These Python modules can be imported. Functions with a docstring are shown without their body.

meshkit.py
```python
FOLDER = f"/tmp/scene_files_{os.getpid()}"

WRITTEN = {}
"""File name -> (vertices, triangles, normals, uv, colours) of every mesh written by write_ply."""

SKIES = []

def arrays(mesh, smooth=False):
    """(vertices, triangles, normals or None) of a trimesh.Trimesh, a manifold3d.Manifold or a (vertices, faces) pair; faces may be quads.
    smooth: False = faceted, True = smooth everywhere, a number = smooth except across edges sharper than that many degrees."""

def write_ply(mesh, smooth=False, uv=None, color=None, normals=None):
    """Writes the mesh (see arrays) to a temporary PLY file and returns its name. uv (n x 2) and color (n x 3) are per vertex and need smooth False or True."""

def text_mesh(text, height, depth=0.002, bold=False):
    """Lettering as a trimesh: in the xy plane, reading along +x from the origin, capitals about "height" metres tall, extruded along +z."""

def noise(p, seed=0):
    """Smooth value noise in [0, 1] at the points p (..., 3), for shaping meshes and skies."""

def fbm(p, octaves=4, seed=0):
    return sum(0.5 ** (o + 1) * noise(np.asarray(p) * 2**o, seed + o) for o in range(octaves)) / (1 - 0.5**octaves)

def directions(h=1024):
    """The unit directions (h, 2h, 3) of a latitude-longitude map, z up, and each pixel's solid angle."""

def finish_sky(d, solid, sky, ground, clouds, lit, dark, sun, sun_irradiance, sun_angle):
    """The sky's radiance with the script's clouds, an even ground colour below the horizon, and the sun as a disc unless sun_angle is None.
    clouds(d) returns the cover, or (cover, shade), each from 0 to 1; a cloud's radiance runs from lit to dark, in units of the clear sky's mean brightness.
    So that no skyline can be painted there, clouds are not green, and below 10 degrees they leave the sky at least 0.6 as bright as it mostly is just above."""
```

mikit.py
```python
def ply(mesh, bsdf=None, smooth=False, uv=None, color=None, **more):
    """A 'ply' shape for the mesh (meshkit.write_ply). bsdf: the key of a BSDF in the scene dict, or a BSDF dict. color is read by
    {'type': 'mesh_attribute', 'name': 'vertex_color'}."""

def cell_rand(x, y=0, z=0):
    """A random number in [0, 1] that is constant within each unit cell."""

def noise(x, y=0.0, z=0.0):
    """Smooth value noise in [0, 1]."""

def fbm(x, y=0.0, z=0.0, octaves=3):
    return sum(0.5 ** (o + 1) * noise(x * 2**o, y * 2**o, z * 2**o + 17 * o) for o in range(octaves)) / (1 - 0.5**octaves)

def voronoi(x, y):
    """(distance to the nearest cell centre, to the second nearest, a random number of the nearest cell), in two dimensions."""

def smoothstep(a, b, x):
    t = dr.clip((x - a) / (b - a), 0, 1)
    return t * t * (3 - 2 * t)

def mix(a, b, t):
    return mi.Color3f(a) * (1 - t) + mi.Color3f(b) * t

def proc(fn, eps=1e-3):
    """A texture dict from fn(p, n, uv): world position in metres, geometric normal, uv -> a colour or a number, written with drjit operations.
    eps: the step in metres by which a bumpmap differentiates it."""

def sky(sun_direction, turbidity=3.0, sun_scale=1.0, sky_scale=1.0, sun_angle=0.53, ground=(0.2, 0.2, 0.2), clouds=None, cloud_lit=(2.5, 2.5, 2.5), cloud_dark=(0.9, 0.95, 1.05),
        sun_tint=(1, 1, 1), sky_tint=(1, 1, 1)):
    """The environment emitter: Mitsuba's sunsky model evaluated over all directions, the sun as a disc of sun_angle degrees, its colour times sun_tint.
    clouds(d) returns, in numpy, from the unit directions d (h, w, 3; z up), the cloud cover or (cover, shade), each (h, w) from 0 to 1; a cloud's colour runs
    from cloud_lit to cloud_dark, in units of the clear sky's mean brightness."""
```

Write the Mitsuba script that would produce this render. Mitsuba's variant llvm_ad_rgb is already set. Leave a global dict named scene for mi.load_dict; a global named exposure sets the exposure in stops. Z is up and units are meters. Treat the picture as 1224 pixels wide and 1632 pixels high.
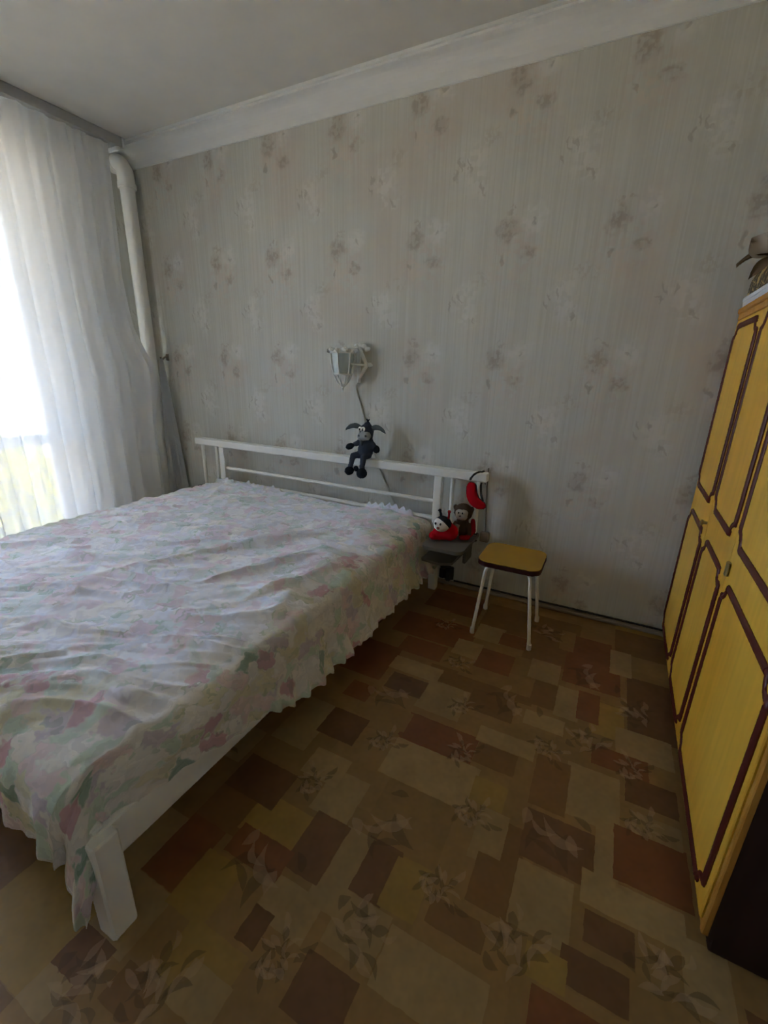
import math, random
import numpy as np
import trimesh, manifold3d
import shapely.geometry as sg
import drjit as dr
import mitsuba as mi
import mikit, meshkit
from mikit import noise, fbm, voronoi, cell_rand, smoothstep, mix, proc

random.seed(7); rng = np.random.default_rng(7)
PI = math.pi
T = mi.ScalarTransform4f

# ------------------------------------------------------------------ camera, sky, exposure
exposure = 6.48
F_PX, YAW, PITCH, ROLL, CAM_H = 700.1, math.radians(-26.879), math.radians(17.992), math.radians(-1.393), 1.30
fwd = np.array([math.sin(YAW)*math.cos(PITCH), math.cos(YAW)*math.cos(PITCH), -math.sin(PITCH)])
rgt0 = np.array([math.cos(YAW), -math.sin(YAW), 0.0]); dwn0 = np.cross(fwd, rgt0)
dwn = -math.sin(ROLL)*rgt0 + math.cos(ROLL)*dwn0
C = np.array([0, 0, CAM_H])
scene, labels = {}, {}
scene['camera'] = {'type': 'perspective', 'fov': 2*math.degrees(math.atan(612/F_PX)), 'fov_axis': 'x', 'near_clip': 0.02,
                   'to_world': T().look_at(origin=C.tolist(), target=(C+fwd).tolist(), up=(-dwn).tolist())}

def clouds(d):
    n = meshkit.fbm(d*np.array([2.2, 2.2, 3.5]), 4, 3)
    return np.clip((n-0.34)*3.2, 0.25, 1), np.clip((n-0.5)*1.5, 0, 0.6)

scene['sky'] = mikit.sky((0.62, 0.35, 0.75), turbidity=3.5, sun_scale=1.0, sky_scale=1.0, ground=(0.25, 0.25, 0.22),
                         clouds=clouds, cloud_lit=(1.68, 2.0, 2.55), cloud_dark=(1.02, 1.25, 1.65))
SKY_GAIN = 1.0

# ------------------------------------------------------------------ helpers
def key_for(k):
    if k not in scene and k not in labels: return k
    i = 1
    while f'{k}_{i:03d}' in scene or f'{k}_{i:03d}' in labels: i += 1
    return f'{k}_{i:03d}'

XF = [None]
def put(name, mesh, mat, parent=None, smooth=False, label=None, **kw):
    if XF[0] is not None: mesh = mesh.copy(); mesh.apply_transform(XF[0])
    key = key_for((parent + '__' if parent else '') + name)
    scene[key] = mikit.ply(mesh, mat, smooth=smooth, **kw)
    if label: labels[key] = {'label': label}
    return key

def thing(name, label, cat, group=None):
    key = key_for(name)
    labels[key] = {'label': label, 'category': cat}
    if group: labels[key]['group'] = group
    return key

def struct(name, mesh, mat, parent=None, **kw):
    key = put(name, mesh, mat, parent, **kw)
    if not parent: labels[key] = {'kind': 'structure'}
    return key

def cat(*ms): return trimesh.util.concatenate([m for m in ms])

def hull(pts):
    return trimesh.convex.convex_hull(np.asarray(pts, float))

def cbox(lo, hi, c=0.004):
    """a box with chamfered edges"""
    lo, hi = np.asarray(lo, float), np.asarray(hi, float)
    c = min(c, 0.45*float((hi-lo).min()))
    pts = []
    for i in range(8):
        p = np.array([(lo, hi)[(i >> k) & 1][k] for k in range(3)])
        s = np.array([1 if (i >> k) & 1 else -1 for k in range(3)])
        for k in range(3):
            q = p - s*c; q[k] = p[k]; pts.append(q)
    return hull(pts)

def box(lo, hi):
    lo, hi = np.asarray(lo, float), np.asarray(hi, float)
    return trimesh.creation.box(extents=hi-lo, transform=trimesh.transformations.translation_matrix((lo+hi)/2))

def tube(pts, r, n=12, closed=False, ends=True, flat=None):
    """sweep a circle (or an ellipse: flat=(direction, ratio)) along pts; r a number or one per point"""
    P = np.asarray(pts, float); m = len(P)
    R = np.broadcast_to(np.asarray(r, float), (m,))
    t = np.gradient(P, axis=0) if not closed else np.roll(P, -1, 0)-np.roll(P, 1, 0)
    t /= np.linalg.norm(t, axis=1, keepdims=True)+1e-12
    up = np.array([0, 0, 1.0]) if abs(t[0][2]) < 0.9 else np.array([1.0, 0, 0])
    if flat is not None: up = np.asarray(flat[0], float)
    u = up - t[0]*(up@t[0]); u /= np.linalg.norm(u)
    V, a = [], np.arange(n)/n*2*PI
    for i in range(m):
        u = u - t[i]*(u@t[i]); u /= np.linalg.norm(u); w = np.cross(t[i], u)
        k = 1 if flat is None else flat[1]
        V.append(P[i] + R[i]*(k*np.cos(a)[:, None]*u + np.sin(a)[:, None]*w))
    V = np.vstack(V); Fc = []
    for i in range(m if closed else m-1):
        j = (i+1) % m
        for k in range(n):
            l = (k+1) % n
            Fc += [[i*n+k, i*n+l, j*n+l], [i*n+k, j*n+l, j*n+k]]
    if ends and not closed:
        V = np.vstack([V, P[:1], P[-1:]]); c0, c1 = len(V)-2, len(V)-1
        for k in range(n):
            l = (k+1) % n
            Fc += [[c0, l, k], [c1, (m-1)*n+k, (m-1)*n+l]]
    return trimesh.Trimesh(V, Fc, process=False)

def smooth_path(pts, n=40):
    from scipy.interpolate import splprep, splev
    P = np.asarray(pts, float)
    tck, _ = splprep(P.T, s=0, k=min(3, len(P)-1))
    return np.array(splev(np.linspace(0, 1, n), tck)).T

def lathe(prof, n=32, at=(0, 0, 0)):
    m = trimesh.creation.revolve(np.asarray(prof, float), sections=n)
    m.apply_translation(at); return m

def extrude(poly, h, M=None):
    m = trimesh.creation.extrude_polygon(poly, h, engine='earcut')
    if M is not None: m.apply_transform(M)
    return m

def frame_matrix(o, ex, ey, ez):
    M = np.eye(4); M[:3, 0], M[:3, 1], M[:3, 2], M[:3, 3] = ex, ey, ez, o; return M

def ellipsoid(c, r, sub=3, rot=None):
    m = trimesh.creation.icosphere(subdivisions=sub)
    m.apply_scale(r)
    if rot is not None: m.apply_transform(rot)
    m.apply_translation(c); return m

def rotm(deg, axis): return trimesh.transformations.rotation_matrix(math.radians(deg), axis)

def chain(balls, edge=0.006, it=12):
    """one smooth body from bones: each bone is ((x,y,z),r),((x,y,z),r)"""
    def sph(p, r): return manifold3d.Manifold.sphere(r, 20).translate(list(map(float, p)))
    tot = None
    for a, b in balls:
        h = manifold3d.Manifold.batch_hull([sph(*a), sph(*b)])
        tot = h if tot is None else tot + h
    tot = tot.refine_to_length(edge)
    mm = tot.to_mesh()
    m = trimesh.Trimesh(mm.vert_properties[:, :3], mm.tri_verts, process=True)
    trimesh.smoothing.filter_taubin(m, iterations=it)
    return m

def fuzz(m, amp, freq, seed=0):
    """displace along normals by noise"""
    m = m.copy(); n = m.vertex_normals
    m.vertices = m.vertices + n*((meshkit.fbm(m.vertices*freq, 3, seed)-0.5)*2*amp)[:, None]
    return m

def grid_mesh(P):
    h, w = P.shape[:2]
    idx = np.arange(h*w).reshape(h, w)
    a, b, c, d = idx[:-1, :-1].ravel(), idx[:-1, 1:].ravel(), idx[1:, 1:].ravel(), idx[1:, :-1].ravel()
    return P.reshape(-1, 3), np.vstack([np.c_[a, b, c], np.c_[a, c, d]])

# ------------------------------------------------------------------ materials
def mat(name, color, rough=0.5, metallic=0.0, spec=0.4, **kw):
    col = color if isinstance(color, dict) else {'type': 'rgb', 'value': list(color)}
    scene[name] = {'type': 'twosided', 'bsdf': {'type': 'principled', 'base_color': col, 'roughness': rough, 'metallic': metallic, 'specular': spec, **kw}}
    return name

def bumped(name, color, fn, scale, rough=0.6, spec=0.3, eps=1e-3, **kw):
    col = color if isinstance(color, dict) else {'type': 'rgb', 'value': list(color)}
    scene[name] = {'type': 'twosided', 'bsdf': {'type': 'bumpmap', 'arbitrary': proc(fn, eps), 'scale': scale,
                   'nested_bsdf': {'type': 'principled', 'base_color': col, 'roughness': rough, 'specular': spec, **kw}}}
    return name

def blob(x, z, cx, cz, rx, rz, soft=0.5):
    d = dr.sqrt(dr.square((x-cx)/rx) + dr.square((z-cz)/rz))
    return 1 - smoothstep(1-soft, 1+soft, d)

def wallpaper(u, z):
    """floral wallpaper print: u along the wall, z up"""
    wu, wz = fbm(u*28, z*28, 1.0)-0.5, fbm(u*28, z*28, 9.0)-0.5
    x, y = u + 0.055*wu, z + 0.055*wz
    streak = 0.65*fbm(u*130, z*2.6, 3.0) + 0.35*fbm(u*14, z*0.9, 5.0)
    c = mix((0.515, 0.515, 0.462), (0.572, 0.574, 0.530), smoothstep(0.25, 0.75, streak))
    c = mix(c, (0.53, 0.46, 0.40), 0.35*smoothstep(0.5, 0.7, fbm(u*3.1, z*3.1, 11.0)))
    PX, PZ = 0.495, 0.600
    def local(x0, z0):
        a, b = (x-x0)/PX, (y-z0)/PZ
        return (a-dr.floor(a+0.5))*PX, (b-dr.floor(b+0.5))*PZ
    speck = smoothstep(0.40, 0.62, fbm(u*70, z*70, 21.0, 2))
    lace = smoothstep(0.35, 0.6, fbm(u*45, z*45, 31.0, 2))
    # motif one: dark rose, smaller bloom below it, white flower to the right, faded rosy halo
    a, b = local(-0.12, 2.56)
    c = mix(c, (0.54, 0.40, 0.34), 0.223*blob(a, b, 0.05, -0.10, 0.13, 0.15, 0.6)*lace)
    c = mix(c, (0.25, 0.19, 0.135), 0.428*blob(a, b, 0.0, 0.0, 0.045, 0.052, 0.45)*(0.45+0.55*speck))
    c = mix(c, (0.25, 0.19, 0.135), 0.273*blob(a, b, 0.015, 0.085, 0.03, 0.018, 0.5)*speck)
    c = mix(c, (0.27, 0.21, 0.15), 0.397*blob(a, b, 0.115, -0.105, 0.036, 0.028, 0.45)*(0.4+0.6*speck))
    c = mix(c, (0.22, 0.17, 0.12), 0.372*blob(a, b, -0.02, -0.125, 0.011, 0.022, 0.4))
    c = mix(c, (0.80, 0.80, 0.78), 0.310*blob(a, b, 0.125, 0.035, 0.055, 0.058, 0.5)*(0.4+0.6*lace))
    c = mix(c, (0.22, 0.20, 0.17), 0.347*blob(a, b, 0.130, 0.030, 0.010, 0.009, 0.5))
    c = mix(c, (0.70, 0.66, 0.55), 0.223*blob(a, b, 0.02, -0.15, 0.05, 0.06, 0.6)*lace)
    # motif two: pale bouquet with dark leaf strokes on its left
    a, b = local(-0.31, 2.27)
    c = mix(c, (0.78, 0.76, 0.72), 0.298*blob(a, b, 0.0, 0.0, 0.06, 0.075, 0.6)*(0.25+0.75*lace))
    c = mix(c, (0.76, 0.76, 0.74), 0.223*blob(a, b, 0.03, -0.10, 0.06, 0.05, 0.6)*lace)
    c = mix(c, (0.38, 0.33, 0.25), 0.273*blob(a, b, 0.075, 0.09, 0.05, 0.035, 0.6)*speck)
    for (px, pz, q) in ((-0.07, 0.0, 0.5), (-0.085, -0.045, 0.8), (-0.03, -0.005, 0.6), (0.05, -0.11, 0.7)):
        aa, bb = a-px + q*0.5*(b-pz), b-pz
        c = mix(c, (0.25, 0.22, 0.17), 0.322*blob(aa, bb, 0, 0, 0.007, 0.022, 0.4))
    return c

def wall_tex(p, n, uv):
    back = dr.abs(n.y) > 0.5
    return wallpaper(dr.select(back, p.x, p.y+0.2), p.z)

def leaf(x, y, cx, cy, L, W, ang, bend=0.0):
    """a curved, pointed leaf from (cx, cy) along ang"""
    ca, sa = math.cos(ang), math.sin(ang)
    a, b = (x-cx)*ca+(y-cy)*sa, -(x-cx)*sa+(y-cy)*ca
    t = a/L
    b = b - bend*L*4*t*(1-t)
    return (t > 0) & (t < 1) & (dr.abs(b) < W*(t*(1-t))*4*(0.55+0.45*t))

# where the linoleum print carries leaves: (x, y, kind)
SPRAYS = [(-0.40, 0.87, 0), (0.045, 1.07, 0), (-0.19, 1.57, 0), (-0.64, 1.38, 0), (-0.66, 0.60, 0), (0.09, 1.90, 0),
          (-0.49, 0.48, 1), (-0.19, 1.03, 1), (-0.02, 1.40, 1), (-0.36, 1.46, 1), (-0.21, 0.79, 1), (-0.69, 0.89, 1), (-0.56, 1.15, 1), (-0.46, 1.72, 1), (-0.29, 1.24, 1), (0.28, 1.24, 1),
          (-0.37, 0.62, 2), (-0.02, 0.74, 2), (0.29, 0.86, 2), (0.27, 1.74, 2), (0.09, 1.50, 2), (-0.86, 0.24, 2), (-0.70, 0.30, 2), (-0.62, 2.00, 1), (-0.15, 2.20, 2), (0.25, 1.45, 1)]
def spray_leaves(kind):
    g = np.random.default_rng(5+kind)
    if kind == 0:
        return [(0, (-0.09, -0.05, 0.13, 0.020, 0.5, 0.25)), (0, (0.02, -0.095, 0.12, 0.022, 1.4, 0.15)), (1, (-0.02, 0.07, 0.13, 0.022, -0.7, -0.30)), (1, (0.055, -0.045, 0.065, 0.020, 1.7, 0.1)),
                (1, (-0.085, 0.03, 0.06, 0.020, 1.3, -0.1)), (0, (0.07, 0.085, 0.06, 0.016, -0.8, 0.1)), (1, (0.01, 0.015, 0.08, 0.013, 2.6, 0.3)), (0, (-0.075, -0.01, 0.09, 0.014, -0.6, 0.1))]
    out = []
    r, m = ((0.060, 26), (0.085, 20))[kind-1]
    for i in range(m):
        a = 2*PI*i/m + g.uniform(-0.35, 0.35); q = r*g.uniform(0.05, 0.8)
        out.append((i % 2, (q*math.cos(a), q*math.sin(a), r*g.uniform(0.45, 0.85), r*g.uniform(0.09, 0.19), (a+1.2 if kind == 1 else 1.0)+g.uniform(-1.3, 1.3), g.uniform(-0.3, 0.3))))
    return out

def floor_tex(p, n, uv):
    """linoleum printed with plain pieces of several browns and sprays of leaves"""
    w = 0.003*(noise(p.x*60, p.y*60)-0.5)
    x, y = p.x+w, p.y-w
    x = x-1.40*dr.floor((x+0.94)/1.40)          # the print repeats
    y = y-2.25*dr.floor((y-0.16)/2.25)
    tan, light, yel, red, brn, dark = ((0.245, 0.148, 0.055), (0.300, 0.208, 0.092), (0.285, 0.182, 0.048), (0.190, 0.070, 0.030), (0.185, 0.095, 0.036), (0.150, 0.072, 0.034))
    rects = [(light, -0.94, -0.81, 0.31, 0.44), (red, -0.94, -0.82, 0.46, 0.63), (yel, -0.81, -0.70, 0.44, 0.57), (brn, -0.94, -0.78, 0.64, 0.76), (light, -0.94, -0.80, 0.98, 1.20), (dark, -0.80, -0.66, 1.08, 1.20), (light, 0.30, 0.46, 0.40, 0.60), (red, 0.05, 0.30, 0.45, 0.70), (brn, -0.05, 0.20, 0.20, 0.44), (yel, 0.20, 0.46, 0.17, 0.38), (dark, -0.30, -0.06, 0.20, 0.42),
             (red, -0.85, -0.46, 1.83, 2.03), (brn, -0.46, 0.02, 2.09, 2.34), (red, -0.80, -0.50, 2.14, 2.36), (brn, -0.20, 0.02, 1.92, 2.09), (red, -0.95, -0.74, 1.44, 1.68), (brn, -0.56, -0.24, 1.55, 1.65),
             (dark, 0.25, 0.46, 1.64, 1.99), (brn, 0.20, 0.46, 2.19, 2.40), (brn, -0.42, -0.12, 1.60, 1.65), (red, -0.52, -0.26, 1.21, 1.32),
             (light, -0.512, -0.219, 1.034, 1.19), (light, 0.062, 0.206, 1.178, 1.374), (tan, -0.104, -0.041, 1.045, 1.344), (brn, -0.038, 0.055, 1.161, 1.356),
             (brn, -0.086, -0.037, 0.925, 1.045), (light, -0.162, -0.092, 0.912, 1.062), (brn, -0.134, -0.031, 0.804, 0.923), (light, -0.029, 0.098, 0.808, 0.959),
             (dark, -0.033, 0.156, 0.984, 1.128), (light, 0.16, 0.203, 1.011, 1.176), (red, 0.208, 0.378, 1.044, 1.199), (light, 0.132, 0.353, 0.942, 1.017),
             (dark, 0.146, 0.239, 0.854, 0.913), (dark, 0.101, 0.227, 0.749, 0.811), (light, 0.355, 0.434, 0.834, 0.964), (yel, 0.027, 0.101, 0.725, 0.776),
             (light, -0.274, -0.049, 0.54, 0.651), (brn, -0.208, -0.082, 0.711, 0.758), (yel, -0.328, -0.247, 0.688, 0.809), (dark, -0.426, -0.338, 0.693, 0.816),
             (light, -0.525, -0.359, 1.374, 1.542), (light, -0.728, -0.51, 1.546, 1.626), (red, -0.512, -0.324, 1.201, 1.317), (tan, -0.731, -0.522, 1.227, 1.312),
             (red, -0.388, -0.241, 1.731, 1.883), (tan, -0.432, -0.116, 1.649, 1.724), (light, -0.15, -0.038, 1.788, 1.92), (brn, -0.114, -0.015, 1.618, 1.766),
             (light, -0.016, 0.057, 1.599, 1.777), (light, -0.116, 0.013, 1.497, 1.561), (red, -0.009, 0.207, 1.835, 2.055), (red, 0.003, 0.168, 2.057, 2.222),
             (light, 0.181, 0.253, 1.999, 2.184), (tan, -0.05, 0.0, 2.081, 2.247), (yel, 0.117, 0.221, 1.573, 1.748), (light, 0.209, 0.376, 1.514, 1.636),
             (red, 0.133, 0.295, 1.422, 1.499), (red, -0.752, -0.551, 1.688, 1.799), (light, -0.513, -0.401, 1.79, 1.905), (light, -0.452, -0.332, 1.966, 2.096),
             (red, -0.325, -0.21, 1.976, 2.068), (tan, -0.851, -0.658, 2.043, 2.136), (red, -0.819, -0.727, 1.294, 1.376), (dark, -0.688, -0.539, 1.42, 1.511),
             (brn, -0.337, -0.172, 1.467, 1.58), (red, 0.066, 0.131, 1.623, 1.787), (dark, 0.24, 0.371, 1.317, 1.408), (light, 0.258, 0.371, 1.212, 1.27),
             (brn, -0.24, -0.116, 1.228, 1.306), (yel, -0.209, -0.119, 1.083, 1.16), (light, -0.255, -0.066, 1.327, 1.388), (light, -0.598, -0.465, 0.525, 0.61),
             (light, -0.499, -0.424, 0.61, 0.811), (yel, -0.787, -0.607, 0.667, 0.78), (light, -0.639, -0.524, 0.818, 0.959), (dark, -0.604, -0.506, 0.648, 0.807),
             (dark, -0.412, -0.336, 0.683, 0.809), (yel, -0.33, -0.248, 0.688, 0.803), (dark, -0.425, -0.306, 0.422, 0.517), (yel, -0.715, -0.555, 0.336, 0.436),
             (dark, -0.599, -0.558, 0.467, 0.528), (red, -0.775, -0.608, 0.602, 0.671), (dark, -0.931, -0.751, 0.754, 0.871), (light, -0.744, -0.621, 0.912, 1.005),
             (light, -0.645, -0.548, 0.314, 0.38), (light, -0.413, -0.296, 0.558, 0.663), (dark, -1.01, -0.837, 0.224, 0.305), (light, -1.001, -0.861, 0.165, 0.221),
             (yel, -1.131, -1.03, 0.273, 0.308), (brn, -0.776, -0.69, 0.25, 0.308)]
    c = mi.Color3f(*tan)*(0.92+0.16*cell_rand(dr.floor(x/0.235), dr.floor(y/0.147), 3))
    g = 0.009
    for k, (col, x0, x1, y0, y1) in enumerate(rects):
        tone = 0.93+0.14*((k*0.618) % 1)
        c = dr.select((x > x0-g) & (x < x1+g) & (y > y0-g) & (y < y1+g), mi.Color3f(*[q*tone for q in col]), c)
    best, bx_, by_, bk, bh = mi.Float(0.145**2), mi.Float(9), mi.Float(9), mi.Float(-1), mi.Float(0)
    for k, (sx, sy, kind) in enumerate(SPRAYS):
        d2 = dr.square(x-sx)+dr.square(y-sy)
        on = d2 < best
        best = dr.select(on, d2, best); bx_ = dr.select(on, x-sx, bx_); by_ = dr.select(on, y-sy, by_)
        bk = dr.select(on, float(kind), bk); bh = dr.select(on, float((k*0.37) % 1), bh)
    sn, cs = dr.sin(bh*2.2-1.1), dr.cos(bh*2.2-1.1)
    lx_, ly_ = bx_*cs-by_*sn, bx_*sn+by_*cs
    for kind in range(3):
        for (f, prm) in spray_leaves(kind):
            on = leaf(lx_, ly_, *prm) & (bk == float(kind))
            c = dr.select(on, mix(c, (0.370, 0.265, 0.165) if f else (0.090, 0.052, 0.028), 0.42 if f else 0.50), c)
    gq = fbm(p.x*14, p.y*14, 2.0)
    g2 = fbm(p.x*90, p.y*90, 4.0, 2)
    return c*(0.80+0.30*gq+0.14*g2)

def ceil_bump(p, n, uv): return fbm(p.x*45, p.y*45, p.z*45, 3)
def ceil_tex(p, n, uv):
    return mix((0.56, 0.55, 0.51), (0.64, 0.63, 0.59), fbm(p.x*6, p.y*6, 0.5))

PAL_MID = ((0.63, 0.67, 0.78), (0.58, 0.61, 0.73), (0.63, 0.58, 0.68), (0.53, 0.61, 0.66), (0.66, 0.67, 0.70), (0.59, 0.53, 0.63), (0.50, 0.58, 0.63), (0.70, 0.73, 0.80))
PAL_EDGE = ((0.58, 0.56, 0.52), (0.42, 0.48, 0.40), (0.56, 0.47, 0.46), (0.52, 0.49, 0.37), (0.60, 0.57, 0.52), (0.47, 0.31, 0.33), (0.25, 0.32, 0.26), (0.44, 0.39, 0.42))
def cover_tex(p, n, uv):
    """printed flowers in cloth coordinates: a pale bluish centre, a denser green and rose border"""
    x, y = uv.x, uv.y
    wx, wy = fbm(x*22, y*22, 1.0)-0.5, fbm(x*22, y*22, 8.0)-0.5
    wz, wq = fbm(x*60, y*60, 3.0, 2)-0.5, fbm(x*60, y*60, 13.0, 2)-0.5
    a, b = x+0.08*wx+0.03*wz, y+0.08*wy+0.03*wq
    f, s, w = voronoi(a*16, b*16)
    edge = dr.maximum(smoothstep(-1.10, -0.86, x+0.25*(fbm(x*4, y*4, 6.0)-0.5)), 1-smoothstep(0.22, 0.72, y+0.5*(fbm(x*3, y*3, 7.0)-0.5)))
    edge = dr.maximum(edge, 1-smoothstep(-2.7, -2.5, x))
    cm, ce = mi.Color3f(*PAL_MID[0]), mi.Color3f(*PAL_EDGE[0])
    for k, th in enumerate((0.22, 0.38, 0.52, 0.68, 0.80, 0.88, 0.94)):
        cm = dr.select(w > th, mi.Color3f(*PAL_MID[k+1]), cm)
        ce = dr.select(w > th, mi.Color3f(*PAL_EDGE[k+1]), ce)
    soft = smoothstep(0.0, 0.22, s-f)
    cm = mix((0.64, 0.65, 0.71), cm, 0.25+0.55*soft)
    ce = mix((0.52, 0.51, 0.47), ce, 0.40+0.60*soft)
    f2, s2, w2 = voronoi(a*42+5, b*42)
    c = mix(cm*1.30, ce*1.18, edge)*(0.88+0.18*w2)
    return dr.select((w2 > 0.88) & (w > 0.45), c*mi.Color3f(0.72, 0.78, 0.74), c)
def cover_bump(p, n, uv): return fbm(uv.x*60, uv.y*60, 2.0, 3)

def ward_tex(p, n, uv):
    g = fbm(p.x*3, p.y*3.5, p.z*2.2)
    gr = fbm(p.y*60, p.z*5, 1.0, 2)
    c = mix((0.60, 0.31, 0.030), (0.64, 0.37, 0.045), smoothstep(0.3, 0.65, g))
    return c*(0.93+0.14*gr)
def frame_tex(p, n, uv):
    gr = fbm(p.y*50, p.z*6, 1.0, 2)
    return mix((0.38, 0.165, 0.028), (0.46, 0.22, 0.04), gr)
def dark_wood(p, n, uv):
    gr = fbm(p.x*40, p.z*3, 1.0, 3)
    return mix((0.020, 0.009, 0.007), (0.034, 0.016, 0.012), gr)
def bag_tex(p, n, uv):
    f, s, w = voronoi(p.y*26+0.6*p.x*26, p.z*26)
    return dr.select((s-f < 0.08) | (w > 0.88), mi.Color3f(0.36, 0.26, 0.09), mi.Color3f(0.045, 0.035, 0.026))
def plush_bump(p, n, uv): return fbm(p.x*260, p.y*260, p.z*260, 2)
def sheer_bump(p, n, uv): return fbm(p.y*180, p.z*30, 0.3, 2)

mat('mat_wall', proc(wall_tex), 0.75, spec=0.25)
mat('mat_plain_wall', (0.52, 0.48, 0.42), 0.8, spec=0.2)
bumped('mat_floor', proc(floor_tex), lambda p, n, uv: fbm(p.x*120, p.y*120, 1.0, 2), 0.0006, rough=0.42, spec=0.4)
bumped('mat_ceiling', proc(ceil_tex), ceil_bump, 0.002, rough=0.9, spec=0.1)
mat('mat_cornice', (0.70, 0.71, 0.70), 0.7, spec=0.2)
mat('mat_skirting', (0.25, 0.205, 0.155), 0.6)
mat('mat_white_frame', (0.74, 0.75, 0.76), 0.35)
mat('mat_bed', (0.74, 0.74, 0.70), 0.35, spec=0.5)
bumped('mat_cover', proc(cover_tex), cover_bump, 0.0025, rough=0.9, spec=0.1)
mat('mat_mattress', (0.55, 0.52, 0.48), 0.9)
mat('mat_shelf', (0.125, 0.118, 0.098), 0.5)
mat('mat_pole', (0.78, 0.77, 0.72), 0.3, spec=0.5)
mat('mat_black', (0.018, 0.018, 0.018), 0.5)
mat('mat_rubber', (0.03, 0.03, 0.03), 0.8)
mat('mat_seat', proc(lambda p, n, uv: mix((0.36, 0.20, 0.020), (0.41, 0.24, 0.028), fbm(p.x*9, p.y*9, 0.0))), 0.45)
mat('mat_maroon', (0.030, 0.005, 0.005), 0.45)
mat('mat_moulding', (0.075, 0.012, 0.009), 0.4)
mat('mat_door', proc(ward_tex), 0.4, spec=0.4)
mat('mat_frame', proc(frame_tex), 0.4, spec=0.4)
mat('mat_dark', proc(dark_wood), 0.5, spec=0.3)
mat('mat_brass', (0.35, 0.27, 0.13), 0.35, metallic=0.8)
mat('mat_pipe', (0.74, 0.74, 0.70), 0.45)
mat('mat_rail', (0.40, 0.40, 0.39), 0.5)
mat('mat_lamp', (0.70, 0.71, 0.68), 0.5)
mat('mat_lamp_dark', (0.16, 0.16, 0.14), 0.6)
mat('mat_cord', (0.42, 0.41, 0.36), 0.5)
mat('mat_cord_dark', (0.16, 0.135, 0.105), 0.6)
scene['mat_frost'] = {'type': 'twosided', 'bsdf': {'type': 'principled', 'base_color': {'type': 'rgb', 'value': [0.50, 0.57, 0.57]}, 'roughness': 0.35, 'specular': 0.5}}
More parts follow.
